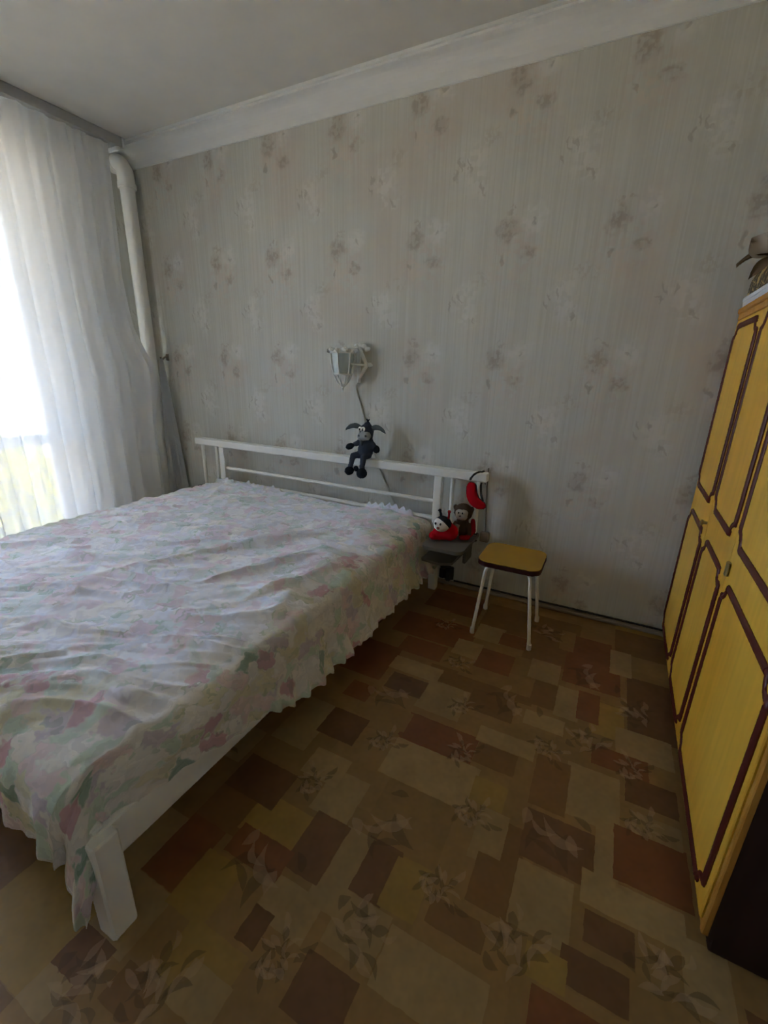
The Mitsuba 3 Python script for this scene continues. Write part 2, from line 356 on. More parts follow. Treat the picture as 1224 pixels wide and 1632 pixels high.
for nm, col in dict(grey=(0.044, 0.054, 0.075), slate=(0.085, 0.10, 0.10), snout=(0.34, 0.36, 0.37), dark=(0.014, 0.018, 0.022), red=(0.42, 0.008, 0.016),
                    deepred=(0.26, 0.010, 0.016), white=(0.72, 0.68, 0.62), brown=(0.055, 0.038, 0.026), face=(0.36, 0.32, 0.27), nose=(0.20, 0.06, 0.045)).items():
    bumped('mat_plush_'+nm, col, plush_bump, 0.002, rough=0.95, spec=0.1)
mat('mat_eye_white', (0.80, 0.80, 0.78), 0.4); mat('mat_eye', (0.012, 0.012, 0.012), 0.3)
mat('mat_bag', proc(bag_tex), 0.5)
mat('mat_petal', (0.46, 0.40, 0.33), 0.8); mat('mat_petal_dark', (0.13, 0.085, 0.045), 0.8)
mat('mat_paper', (0.46, 0.49, 0.54), 0.7)
scene['mat_glass'] = {'type': 'thindielectric', 'int_ior': 1.5}
def sheer(name, open_, col=(0.80, 0.82, 0.84)):
    scene[name] = {'type': 'blendbsdf', 'weight': open_,
        'a': {'type': 'principledthin', 'base_color': {'type': 'rgb', 'value': list(col)}, 'roughness': 0.8, 'diff_trans': 0.19, 'spec_trans': 0.0, 'eta': 1.3},
        'b': {'type': 'thindielectric', 'int_ior': 1.0005, 'ext_ior': 1.0}}
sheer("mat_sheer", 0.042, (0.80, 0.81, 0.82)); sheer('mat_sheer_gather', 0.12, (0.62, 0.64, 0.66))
mat('mat_slab', (0.62, 0.55, 0.42), 0.9)
mat('mat_bark', (0.10, 0.075, 0.05), 0.9); mat('mat_ground', (0.26, 0.25, 0.21), 0.95)
scene['mat_leaf'] = {'type': 'principledthin', 'base_color': {'type': 'rgb', 'value': [0.22, 0.32, 0.06]}, 'roughness': 0.6, 'diff_trans': 0.8}
scene['mat_leaf_yellow'] = {'type': 'principledthin', 'base_color': {'type': 'rgb', 'value': [0.42, 0.44, 0.08]}, 'roughness': 0.6, 'diff_trans': 0.8}

# ------------------------------------------------------------------ room shell
XL, XR, YB, YF, ZC = -3.45, 1.02, 2.48, -2.2, 2.73
TH = 0.32
struct('floor', box((XL-TH, YF-0.2, -0.12), (XR+0.2, YB+0.2, 0)), 'mat_floor')
struct('ceiling', box((XL-TH, YF-0.2, ZC), (XR+0.2, YB+0.2, ZC+0.15)), 'mat_ceiling')
struct('wall_back', box((XL-TH, YB, 0), (XR+0.2, YB+0.2, ZC)), 'mat_wall')
struct('wall_right', box((XR, YF-0.2, 0), (XR+0.2, YB, ZC)), 'mat_wall')
struct('wall_front', box((XL-TH, YF-0.2, 0), (XR, YF, ZC)), 'mat_wall')
DY0, DY1, DZ1 = 0.95, 1.82, 2.52      # balcony door opening
WY0, WY1, WZ0 = -0.22, 0.95, 0.85  # unseen window opening, widened to let more light into the room
struct('wall_left', cat(box((XL-TH, DY1, 0), (XL, YB, ZC)), box((XL-TH, WY0, DZ1), (XL, DY1, ZC)),
                        box((XL-TH, WY0, 0), (XL, WY1, WZ0)), box((XL-TH, YF, 0), (XL, WY0, ZC))), 'mat_wall')
# cornice: a cove with two small steps, swept along the back wall
prof = [(0, 2.605), (0.010, 2.605), (0.012, 2.622)]
for k in range(9):
    a = k/8*PI/2
    prof.append((0.092-0.080*math.cos(a), 2.622+0.082*math.sin(a)))
prof += [(0.100, 2.706), (0.100, 2.716), (0.112, 2.716), (0.112, ZC), (0, ZC)]
poly = sg.Polygon([(a, b) for a, b in prof])
struct('trim_1', extrude(poly, XR-XL, frame_matrix((XL, YB, 0), (0, -1, 0), (0, 0, 1), (1, 0, 0)) if False else frame_matrix((XR, YB, 0), (0, -1, 0), (0, 0, 1), (-1, 0, 0))), 'mat_cornice')
struct('baseboard_back', cbox((XL, YB-0.034, 0), (XR, YB, 0.020), 0.006), 'mat_skirting')

# balcony door, and a window added out of view for light: frames, transom, panes
def window(name, y0, y1, z0, z1, bars, mull=()):
    x0, x1 = XL-0.20, XL-0.13
    s = 0.085
    k = struct(name+'__frame', cat(cbox((x0, y0, z0), (x1, y0+s, z1)), cbox((x0, y1-s, z0), (x1, y1, z1)), cbox((x0, y0+s, z1-s), (x1, y1-s, z1)),
               cbox((x0, y0+s, z0), (x1, y1-s, z0+s))), 'mat_white_frame', None)
    labels.pop(k, None); labels[name] = {'kind': 'structure'}
    zs = [z0+s] + [q for b in bars for q in b] + [z1-s]
    for b0, b1 in bars: put('transom', cbox((x0, y0+s, b0), (x1, y1-s, b1)), 'mat_white_frame', name)
    ys = [y0+s] + [q for m in mull for q in (m-s/2, m+s/2)] + [y1-s]
    for m in mull: put('mullion', cbox((x0, m-s/2, z0+s), (x1, m+s/2, z1-s)), 'mat_white_frame', name)
    for i in range(0, len(ys), 2):
        for j in range(0, len(zs), 2):
            xm = (x0+x1)/2
            put('pane', trimesh.Trimesh([(xm, ys[i], zs[j]), (xm, ys[i+1], zs[j]), (xm, ys[i+1], zs[j+1]), (xm, ys[i], zs[j+1])], [[0, 1, 2], [0, 2, 3]]), 'mat_glass', name)
window('door_1', DY0, DY1, 0.02, DZ1, [(0.735, 0.805)])
window('window_1', WY0, WY1, WZ0, DZ1, [], [0.36])
struct('window_1__sill', cbox((XL-0.12, WY0+0.005, WZ0), (XL+0.10, WY1-0.06, WZ0+0.035), 0.008), 'mat_white_frame')
labels.pop('window_1__sill', None)

# ------------------------------------------------------------------ outside
struct('balcony_slab', box((-4.95, -0.9, 2.56), (XL-TH, 2.9, 2.72)), 'mat_slab')
struct('ground', box((-60, -40, -3.2), (XL-TH-0.05, 60, -3.0)), 'mat_ground')
def tree(x, y, h, r, leafmat, label, seed):
    t = thing('tree', label, 'tree', 'trees outside the balcony door')
    g = np.random.default_rng(seed)
    put('trunk', tube(smooth_path([(x, y, -3.0), (x+0.1, y, -3+h*0.3), (x, y+0.1, -3+h*0.6)], 10), np.linspace(0.13, 0.06, 10), 8), 'mat_bark', t, True)
    n = 2600
    d = g.normal(size=(n, 3)); d /= np.linalg.norm(d, axis=1, keepdims=True)
    rad = r*(0.55+0.45*g.random(n)**0.5)*(0.8+0.4*meshkit.fbm(d*2+seed, 3, seed))
    c = np.array([x, y, -3+h-r]) + d*rad[:, None]*np.array([1, 1, 1.0])
    a = g.normal(size=(n, 3)); a /= np.linalg.norm(a, axis=1, keepdims=True)
    b = np.cross(a, d); b /= np.linalg.norm(b, axis=1, keepdims=True)+1e-9
    L = (0.10+0.08*g.random(n))[:, None]
    V = np.stack([c-a*L, c+b*L*0.5, c+a*L, c-b*L*0.5], 1).reshape(-1, 3)
    i = np.arange(n)[:, None]*4
    k = put('foliage', trimesh.Trimesh(V, np.vstack([i+[0, 1, 2], i+[0, 2, 3]]), process=False), leafmat, t)
    labels[k] = {'kind': 'stuff'}
tree(-11.0, 4.3, 2.6, 1.3, 'mat_leaf_yellow', 'yellow-green tree seen through the lower pane of the balcony door', 3)
tree(-14.2, 8.6, 2.5, 1.25, 'mat_leaf', 'darker green tree standing behind the yellow-green tree outside', 5)

# ------------------------------------------------------------------ curtain rail, curtain, pipe
t = thing('curtain_rail', 'grey double curtain rail on the ceiling above the sheer curtain', 'curtain rail')
put('track', cat(cbox((-3.375, -1.6, 2.690), (-3.225, 2.34, 2.728), 0.004)), 'mat_rail', t)
put('fascia', cbox((-3.225, -1.6, 2.672), (-3.213, 2.34, 2.729), 0.003), 'mat_rail', t)
put('end_cap', cbox((-3.378, 2.340, 2.668), (-3.210, 2.356, 2.7295), 0.004), 'mat_white_frame', t, label='white end cap')

def edge_y(z):
    return np.interp(z, [0.0, 0.6, 1.0, 1.22, 1.28, 1.38, 1.55, 1.9, 2.7], [2.385, 2.39, 2.40, 2.405, 2.40, 2.345, 2.285, 2.26, 2.29])
nz, ny = 150, 300
Z = np.linspace(0.03, 2.688, nz)[:, None]; S = np.linspace(0, 1, ny)[None, :]
y0 = 0.80
Y0 = y0 + (2.30-y0)*S                                        # cloth coordinate
Yw = y0 + (edge_y(Z)-y0)*S
pull = np.exp(-((2.30-Y0)/0.22))                             # only the edge is drawn to the hook
Yw = Y0 + (edge_y(Z)-2.30)*pull
ph = 0.9*meshkit.fbm(np.stack([Y0*2.0, 0*Y0, 0*Y0], -1), 3, 4)*9
amp = (0.016+0.020*meshkit.noise(np.stack([Y0*3.1, 0*Y0, 0*Y0+5], -1), 2))*(0.65+0.5*(1-Z/2.7))
X = -3.285 + amp*np.sin(2*PI*Y0/0.115+ph) + 0.006*np.sin(2*PI*Y0/0.047+2*ph)
Yw = Yw + np.interp(Z, [0, 1.5, 2.5, 2.688], [1, 0.9, 0.45, 0.2])*(0.024*np.cos(2*PI*Y0/0.115+ph)*np.clip((2.36-Y0)/0.2, 0, 1)*(0.35+0.65*meshkit.noise(np.stack([Y0*6.0, 0*Y0, 0*Y0+3], -1), 6)))
X = np.where(Z > 2.60, -3.285+(X+3.285)*np.interp(Z, [2.60, 2.688], [1, 0.55]), X) - 0.02*np.clip(Z-2.5, 0, 1)
Xc = X + 0.045*np.exp(-((Z-1.25)/0.30)**2)*pull + 0*Yw
ct = thing('curtain', 'white sheer curtain in long folds hanging before the balcony door', 'curtain')
V, Fc = grid_mesh(np.stack([Xc, Yw+0*Xc, Z+0*Xc], -1))
put('drape', trimesh.Trimesh(V, Fc, process=False), 'mat_sheer', ct, True)
# the drawn-back edge: a narrow bunch falling from a hook in the corner
nz2, n2 = 80, 90
tt = np.linspace(0, 1, nz2)[:, None]; s = np.linspace(0, 1, n2)[None, :]
zz = 1.34 - 1.30*tt
wid = 0.02 + 0.16*tt**0.7
cx = -3.195 + 0.055*tt; cy = 2.415 - 0.015*tt
fold = 0.020*(0.3+tt)*np.sin(2*PI*s*5.5+1.5*tt) + 0.006*np.sin(2*PI*s*13)
P = np.stack([cx + (s-0.5)*wid*0.75 + fold*0.3, cy + (s-0.5)*wid*0.45 - fold*0.8*1.0, zz + 0*s], -1)
P[..., 1] = np.minimum(P[..., 1], 2.472)
V, Fc = grid_mesh(P)
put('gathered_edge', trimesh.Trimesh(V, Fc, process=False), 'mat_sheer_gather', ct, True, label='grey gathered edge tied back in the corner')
hk = thing('curtain_hook', 'small dark hook in the room corner holding back the sheer curtain', 'hook')
put('plate', cbox((-3.215, 2.470, 1.325), (-3.185, 2.480, 1.375), 0.003), 'mat_cord_dark', hk)
put('arm', tube(smooth_path([(-3.20, 2.474, 1.35), (-3.20, 2.445, 1.345), (-3.20, 2.425, 1.33), (-3.20, 2.415, 1.35)], 14), 0.006, 8), 'mat_cord_dark', hk, True)

pp = thing('wall_pipe', 'white round pipe with an elbow running down the room corner', 'pipe')
px, py, pr = -3.315, 2.405, 0.048
arc = [(px-0.09+0.09*math.cos(a), py, 2.545+0.09*math.sin(a)) for a in np.linspace(0, PI/2, 12)]
put('riser', tube([(px, py, 0.0), (px, py, 2.50)], pr, 28), 'mat_pipe', pp, 40)
put('elbow', tube([(px, py, 2.485), (px, py, 2.53)]+arc+[(XL+0.004, py, 2.635)], pr+0.007, 28), 'mat_pipe', pp, 40)
put('collar', tube([(px, py, 2.47), (px, py, 2.50)], pr+0.013, 28), 'mat_pipe', pp, 40)
put('collar', tube([(px-0.075, py, 2.635), (px-0.105, py, 2.635)], pr+0.014, 28), 'mat_pipe', pp, 40)

# ------------------------------------------------------------------ bed
bed = thing('bed', 'white wooden double bed with a railed headboard against the wallpapered wall', 'bed')
HX0, HX1, HY = -2.825, -0.560, 2.36
put('top_rail', cbox((HX0, HY-0.027, 0.722), (HX1, HY+0.027, 0.772), 0.005), 'mat_bed', bed)
for x in (-2.556, -0.842): put('headboard_post', cbox((x-0.024, HY-0.024, 0), (x+0.024, HY+0.024, 0.722), 0.004), 'mat_bed', bed)
put('middle_rail', tube([(-2.535, HY, 0.566), (-0.865, HY, 0.566)], 0.0115, 14), 'mat_bed', bed, 40)
put('lower_rail', tube([(-2.535, HY, 0.462), (-0.865, HY, 0.462)], 0.0135, 14), 'mat_bed', bed, 40)
for x in (-2.770, -2.628, -0.759, -0.608):
    put('headboard_pole', tube([(x, HY, 0.405), (x, HY, 0.724)], 0.0125, 16), 'mat_pole', bed, 40)
for sx, x in ((-1, -0.866), (1, -2.560)):
    xs = (x-0.022, x) if sx == -1 else (x, x+0.022)
    put('side_rail', cbox((xs[0], 0.345, 0.195), (xs[1], HY-0.024, 0.305), 0.004), 'mat_bed', bed)
put('foot_rail', cbox((-2.52, 0.335, 0.215), (-0.875, 0.365, 0.315), 0.004), 'mat_bed', bed)
for x in (-0.902, -2.575):
    put('leg', cbox((x, 0.318, 0), (x+0.060, 0.378, 0.300), 0.005), 'mat_bed', bed)
put('mattress', cbox((-2.55, 0.38, 0.25), (-0.935, 2.325, 0.425), 0.04), 'mat_mattress', bed)
# bedside shelves fixed to both ends of the headboard
def shelf_poly(x0, x1, y0, y1, r):
    p = sg.box(x0, y0, x1, y1).buffer(-r).buffer(r, quad_segs=6)
    return p.union(sg.box(x0, (y0+y1)/2, x1, y1))
for x0, x1 in ((-0.815, -0.585), (-2.80, -2.60)):
    s = put('bedside_shelf', extrude(shelf_poly(x0, x1, 2.045, 2.385, 0.045), 0.018, frame_matrix((0, 0, 0.388), (1, 0, 0), (0, 1, 0), (0, 0, 1))), 'mat_shelf', bed, label='dull grey bedside shelf at the end of the headboard')
    put('lower_board', extrude(sg.Polygon([(x0-0.01, 2.39), (x0-0.01, 2.10), (x0+0.10, 2.085), (x0+0.16, 2.12), (x1-0.06, 2.30), (x1-0.06, 2.39)]), 0.016, frame_matrix((0, 0, 0.292), (1, 0, 0), (0, 1, 0), (0, 0, 1))), 'mat_shelf', s)
    put('bracket', cbox((x1-0.055, 2.27, 0.25), (x1-0.035, 2.385, 0.388), 0.003), 'mat_shelf', s)
    put('bracket', cbox((x0+0.015, 2.30, 0.20), (x0+0.035, 2.385, 0.388), 0.003), 'mat_shelf', s)
for z in (0.409, 0.365): put('pole_ring', tube([(-0.608, HY, z), (-0.608, HY, z+0.006)], 0.0185, 16), 'mat_black', bed, 40, label='black ring')

# ------------------------------------------------------------------ coverlet
X0, X1, YFt, YHd, ZT = -2.60, -0.918, 0.390, 2.315, 0.452
HANG, RUF, HEAD = 0.315, 0.075, 0.075
xs = np.arange(X0-HANG, X1+HANG+1e-6, 0.0085); ys = np.arange(YFt-HANG, YHd+HEAD, 0.0085)
A, B = np.meshgrid(xs, ys)
qx, qy = np.clip(A, X0, X1), np.clip(B, YFt, YHd)
dx, dy = A-qx, B-qy
dyf = np.minimum(dy, 0)                                       # overhang at the foot only
d = np.hypot(dx, dyf)
phi = np.arctan2(-dyf, np.abs(dx)+1e-9)                       # 0 at the side, pi/2 at the foot
dirx, diry = np.where(d > 0, dx/np.maximum(d, 1e-9), 0), np.where(d > 0, dyf/np.maximum(d, 1e-9), 0)
side_scale = np.interp(B, [0.30, 0.45, 0.62, 0.86, 1.02, 1.3], [0.78, 0.62, 0.64, 0.80, 0.97, 1.0])
side_scale = np.where(A < X0, 1.0, side_scale)
f = np.cos(phi)**2*side_scale + np.sin(phi)**2*0.80 + np.exp(-((phi-1.02)/0.30)**2)*0.30
f = np.where(d > 0, f, 1)
de = d*f
RS = 0.052 + 0.058*np.sin(phi)**2 + 0.03*np.clip((0.95-B)/0.4, 0, 1)*np.cos(phi)**2     # a crisper edge along the side than at the foot
ang = np.clip(de/RS, 0, PI/2)
out = RS*np.sin(ang); down = RS*(1-np.cos(ang)) + np.maximum(de-RS*PI/2, 0)
hang = np.clip((de-0.09)/0.2, 0, 1)                           # how far down the hanging part
edgec = np.where(np.abs(dx) > -dyf, qy + 0.6*np.sign(dx)*0 + dyf*0.7, qx + 3.0 + dx*0.7)   # coordinate along the hem
wob = meshkit.fbm(np.stack([edgec*2.1, 0*A, 0*A+2], -1), 3, 8)
vfold = np.sin(2*PI*edgec/0.19+7*wob)
ruff = np.clip((d-(HANG-RUF))/0.06, 0, 1)*np.clip(side_scale*2.2-1.15, 0.25, 1)
rw = np.sin(2*PI*edgec/0.075+5*wob)
out = out + hang*(0.010*vfold + 0.010*(wob-0.5)*2 + 0.004*np.sin(2*PI*edgec/0.071+9*wob)) + ruff*(0.009*rw+0.006) + 0.045*hang*np.cos(phi)**2*np.clip(side_scale*2.5-1.5, 0, 1) - 0.008*hang*(1-ruff)
corner = np.sin(2*phi)**2*np.clip((d-0.12)/0.25, 0, 1)
out = out + corner*(0.035*np.cos(6*(phi-PI/4)) + 0.012)
down = down + ruff*0.010*np.abs(rw) + 0.012*hang*(meshkit.fbm(np.stack([edgec*9, 0*A, 0*A], -1), 2, 5)-0.5)
Px, Py = qx + dirx*out, qy + diry*out
# top relief: soft bulge, long slanting creases, small crumples
def ridged(u, v, seed):
    n = meshkit.fbm(np.stack([u, v, 0*u+seed], -1), 3, seed)
    return 1-np.abs(2*n-1)
th = math.radians(24)
u1, v1 = qx*math.cos(th)+qy*math.sin(th), -qx*math.sin(th)+qy*math.cos(th)
w2 = meshkit.fbm(np.stack([qx*2.4, qy*2.4, 0*qx], -1), 2, 3)
rel = 0.020*(ridged(u1*1.5, v1*7+1.6*w2, 11)**5) + 0.011*(ridged(u1*3.6+4, v1*15+2*w2, 17)**4)
rel += 0.013*(meshkit.fbm(np.stack([qx*3, qy*3, 0*qx+1], -1), 2, 21)-0.5) + 0.004*(meshkit.fbm(np.stack([qx*22, qy*22, 0*qx], -1), 3, 23)-0.5)
def crease(x0, y0, x1, y1, h, wdt):
    t = np.clip(((qx-x0)*(x1-x0)+(qy-y0)*(y1-y0))/((x1-x0)**2+(y1-y0)**2), 0, 1)
    dd = np.hypot(qx-x0-t*(x1-x0), qy-y0-t*(y1-y0)) + 0.012*(w2-0.5)*4
    return 1.5*h*np.exp(-np.abs(dd)/(0.75*wdt))*np.sin(PI*np.clip(t*0.96+0.02, 0, 1))**0.5
CREASES = [(-1.75, 0.98, -1.40, 1.65, 0.020, 0.020), (-1.40, 1.0, -1.15, 1.55, 0.018, 0.016), (-1.40, 1.02, -1.95, 0.92, 0.012, 0.018), (-1.95, 1.0, -2.3, 1.0, 0.014, 0.02),
           (-1.15, 1.0, -0.98, 1.5, 0.014, 0.015), (-1.2, 0.74, -0.93, 0.82, 0.014, 0.014), (-1.55, 1.35, -1.2, 1.9, 0.014, 0.018), (-2.45, 2.28, -2.25, 1.9, 0.022, 0.03),
           (-2.35, 2.30, -2.05, 2.0, 0.018, 0.03), (-1.05, 0.55, -0.93, 0.60, 0.012, 0.014)]
for cr in CREASES: rel += crease(*cr)
topf = np.clip(1-de/0.16, 0, 1)
bulge = 0.012*np.clip(np.sin(PI*(qx-X0)/(X1-X0)), 0, 1)**0.5*np.clip(np.sin(PI*np.clip((qy-YFt)/(YHd-YFt), 0, 1)), 0, 1)**0.4
Pz = ZT - down + (rel+bulge)*topf
Pz -= 0.012*np.exp(-((X1-qx)/0.06)**2)*topf
# head end: the frill tucks down, except where it lies up over the lower rail
hd = np.clip(dy, 0, None)
up = np.clip(np.interp(qx, [-2.78, -2.72, -2.50, -2.40, -2.18, -2.08, -2.00, -1.92, -1.36, -1.30, -1.02, -0.96], [0, 1, 1, 0.7, 0.9, 0.8, 0.6, 0, 0, 0.9, 1, 0.5]), 0, 1)
hw = np.sin(2*PI*qx/0.05+8*meshkit.fbm(np.stack([qx*3, 0*qx, 0*qx], -1), 2, 9))
Py = np.where(hd > 0, YHd + hd*0.45*(1-0.3*up) + 0.008*hw*hd/HEAD*up, Py)
Pz = np.where(hd > 0, Pz + up*(hd*0.46+0.009*hw*hd/HEAD) - (1-up)*hd*0.8, Pz)
Px -= np.where(dx > 0, 0.050*np.clip((0.60-B)/0.22, 0, 1)*np.clip(dx/0.10, 0, 1), 0)
Px = np.where((dx > 0) & (Pz < 0.345) & (B > 0.56), np.maximum(Px, -0.853+0.004*vfold), Px)     # the cloth lies against the side rail
P = np.stack([Px, Py, Pz], -1)
V, Fc = grid_mesh(P)
uv = np.stack([A, B], -1).reshape(-1, 2)
lim = (HANG)
dv = np.maximum(np.where(np.abs(dx) > -dyf, np.abs(dx), -dyf), d*0.80).ravel()
isruf = ((dv > HANG-RUF) | (hd.ravel() > 0.02))
cutoff = (d.ravel() > HANG*1.36)
keep = ~cutoff[Fc].any(1)
fr = isruf[Fc].all(1) & keep; fb = ~isruf[Fc].all(1) & keep
def sub(faces):
    u, inv = np.unique(faces, return_inverse=True)
    return trimesh.Trimesh(V[u], inv.reshape(-1, 3), process=False), uv[u]
cv = thing('coverlet', 'crumpled pastel floral coverlet with a frilled hem spread over the bed', 'bedspread')
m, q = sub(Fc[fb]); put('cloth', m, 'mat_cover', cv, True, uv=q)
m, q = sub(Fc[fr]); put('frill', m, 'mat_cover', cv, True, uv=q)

# ------------------------------------------------------------------ wardrobe
XF[0] = trimesh.transformations.rotation_matrix(math.radians(-0.85), [0, 0, 1], [0.395, 2.462, 0])   # stands a touch askew to the wall
wd = thing('wardrobe', 'yellow three-door wardrobe with maroon mouldings beside the back wall', 'wardrobe')
WX, WYN, WYF, WZT, WZB = 0.395, 0.955, 2.462, 1.575, 0.055
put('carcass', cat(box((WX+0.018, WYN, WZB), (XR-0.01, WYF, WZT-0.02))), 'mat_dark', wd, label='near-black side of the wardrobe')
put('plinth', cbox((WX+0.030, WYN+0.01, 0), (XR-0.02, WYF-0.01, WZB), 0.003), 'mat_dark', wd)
put('top_board', cbox((WX-0.004, WYN-0.006, WZT-0.022), (XR-0.008, WYF+0.006, WZT), 0.004), 'mat_frame', wd)
put('header', cbox((WX+0.001, WYN, WZT-0.048), (WX+0.018, WYF, WZT-0.022), 0.003), 'mat_frame', wd)
put('front_frame', cat(cbox((WX+0.006, WYN, WZB), (WX+0.020, WYF, WZB+0.03), 0.003), cbox((WX+0.004, WYN, WZB), (WX+0.02, WYN+0.018, WZT-0.022), 0.003),
                       cbox((WX+0.004, WYF-0.018, WZB), (WX+0.02, WYF, WZT-0.022), 0.003)), 'mat_frame', wd)
doors = [(1.995, 2.446), (1.572, 1.989), (0.978, 1.566)]
def strip(a, b, w=0.022):
    """a moulding strip between (y,z) points, half-round section proud of the door"""
    a, b = np.array(a), np.array(b)
    P3 = [(WX-0.001, *a), (WX-0.001, *b)]
    return tube(P3, w/2, 10, flat=((1, 0, 0), 0.75))
def corner_piece(y, z, sy, sz, r=0.042):
    pts = [(WX-0.001, y+sy*0.0, z+sz*(r+0.010))]
    for a in np.linspace(0, PI/2, 9):
        pts.append((WX-0.001, y+sy*r*math.sin(a)*1.0, z+sz*(r*math.cos(a))))
    pts.append((WX-0.001, y+sy*(r+0.010), z))
    # concave quarter: centre on the corner itself
    m = tube(pts, 0.0095, 10, flat=((1, 0, 0), 0.75))
    return cat(m, tube([(WX-0.001, y+sy*r*0.55, z+sz*r*0.55), (WX-0.001, y+sy*r*0.75, z+sz*r*0.75)], 0.008, 8, flat=((1, 0, 0), 0.75)))
for i, (a, b) in enumerate(doors):
    dk = put('door', cbox((WX, a, WZB+0.018), (WX+0.016, b, WZT-0.050), 0.003), 'mat_door', wd)
    ins = 0.040
    for (z0, z1) in ((0.835, 1.500), (0.105, 0.715)):
        y0_, y1_ = a+ins*0.8, b-ins*0.8
        put('panel', cbox((WX-0.003, y0_+0.012, z0+0.012), (WX+0.004, y1_-0.012, z1-0.012), 0.003), 'mat_door', dk)
        r = 0.052
        for seg in (((y0_, z0+r), (y0_, z1-r)), ((y1_, z0+r), (y1_, z1-r)), ((y0_+r, z0), (y1_-r, z0)), ((y0_+r, z1), (y1_-r, z1))):
            put('moulding', strip(*seg), 'mat_moulding', dk, 40, label=None)
        for (yy, zz_, sy, sz) in ((y0_, z0, 1, 1), (y1_, z0, -1, 1), (y0_, z1, 1, -1), (y1_, z1, -1, -1)):
            put('corner_moulding', corner_piece(yy, zz_, sy, sz), 'mat_moulding', dk, 40)
    if i == 2:
        put('keyhole_plate', tube([(WX-0.006, b-0.022, 0.735), (WX-0.006, b-0.022, 0.775)], 0.012, 14, flat=((1, 0, 0), 0.5)), 'mat_brass', dk, 40, label='small brass keyhole plate')
    if i == 0:
        kb = lathe([(0, 0), (0.006, 0), (0.006, 0.010), (0.011, 0.014), (0.011, 0.020), (0, 0.024)], 16); kb.apply_transform(rotm(-90, [0, 1, 0])); kb.apply_translation((WX, a+0.02, 0.76))
        put('knob', kb, 'mat_brass', dk, 30)

XF[0] = None
# things on the wardrobe
pa = thing('paper_box', 'flat pale blue-grey box under the dark gift bag on the wardrobe', 'box')
put('tray', cbox((0.399, 1.98, WZT+0.0005), (0.72, 2.455, WZT+0.030), 0.003), 'mat_paper', pa)
put('lid', cbox((0.396, 1.977, WZT+0.022), (0.723, 2.458, WZT+0.040), 0.003), 'mat_paper', pa)
BZ = WZT+0.041
bx = thing('gift_bag', 'dark gift bag with a gold pattern lying on top of the wardrobe', 'gift bag')
def bag_shape():
    pts = []
    for (z, w, dpt) in ((0.0, 0.13, 0.32), (0.05, 0.13, 0.30), (0.105, 0.10, 0.24), (0.150, 0.04, 0.18)):
        for sx in (-1, 1):
            for sy in (-1, 1): pts.append((0.468+sx*w/2, 2.275+sy*dpt/2, BZ+z))
    return hull(pts)
put('body', bag_shape(), 'mat_bag', bx)
for k, dx_ in enumerate((-0.026, 0.026)):
    put('handle', tube(smooth_path([(0.462+dx_, 2.20, BZ+0.14), (0.440+dx_, 2.215, BZ+0.205), (0.415+dx_, 2.255, BZ+0.235), (0.435+dx_, 2.305, BZ+0.205), (0.462+dx_, 2.33, BZ+0.14)], 24), 0.0075, 8), 'mat_petal_dark', bx, True)
ff = thing('dried_flower', 'pale dried flower with pointed brown leaves leaning on the dark gift bag', 'dried flower')
def petal(base, tip, w, up, name, mt):
    base, tip, up = map(np.array, (base, tip, up))
    ax = tip-base; L = np.linalg.norm(ax); ax = ax/L; sd = np.cross(ax, up); sd /= np.linalg.norm(sd); nn = np.cross(sd, ax)
    g = []
    for i, tq in enumerate(np.linspace(0, 1, 10)):
        ww = w*(math.sin(PI*min(tq*1.0, 1)**0.8)*0.95+0.06*(1-tq))
        for q in np.linspace(-1, 1, 5):
            g.append(base+ax*L*tq+sd*ww*q*0.5+nn*(0.25*w*q*q+0.02*math.sin(PI*tq)))
    V_, F_ = grid_mesh(np.array(g).reshape(10, 5, 3))
    n_ = trimesh.Trimesh(V_, F_, process=False); b_ = n_.copy(); b_.vertices -= nn*0.003; b_.invert()
    put(name, cat(n_, b_), mt, ff, True)
petal((0.430, 2.285, 1.735), (0.325, 2.305, 1.706), 0.040, (0, -0.6, 1), 'leaf', 'mat_petal_dark')
petal((0.425, 2.290, 1.725), (0.352, 2.320, 1.790), 0.110, (0, -1, 0.25), 'petal', 'mat_petal')
petal((0.420, 2.270, 1.755), (0.375, 2.240, 1.800), 0.060, (0, -1, 0.3), 'petal', 'mat_petal')
petal((0.415, 2.260, 1.725), (0.368, 2.275, 1.655), 0.035, (0, -1, 0.3), 'leaf', 'mat_petal_dark')
put('stem', tube(smooth_path([(0.468, 2.26, BZ+0.156), (0.450, 2.275, 1.765), (0.426, 2.285, 1.735)], 12), 0.007, 8), 'mat_petal_dark', ff, True)

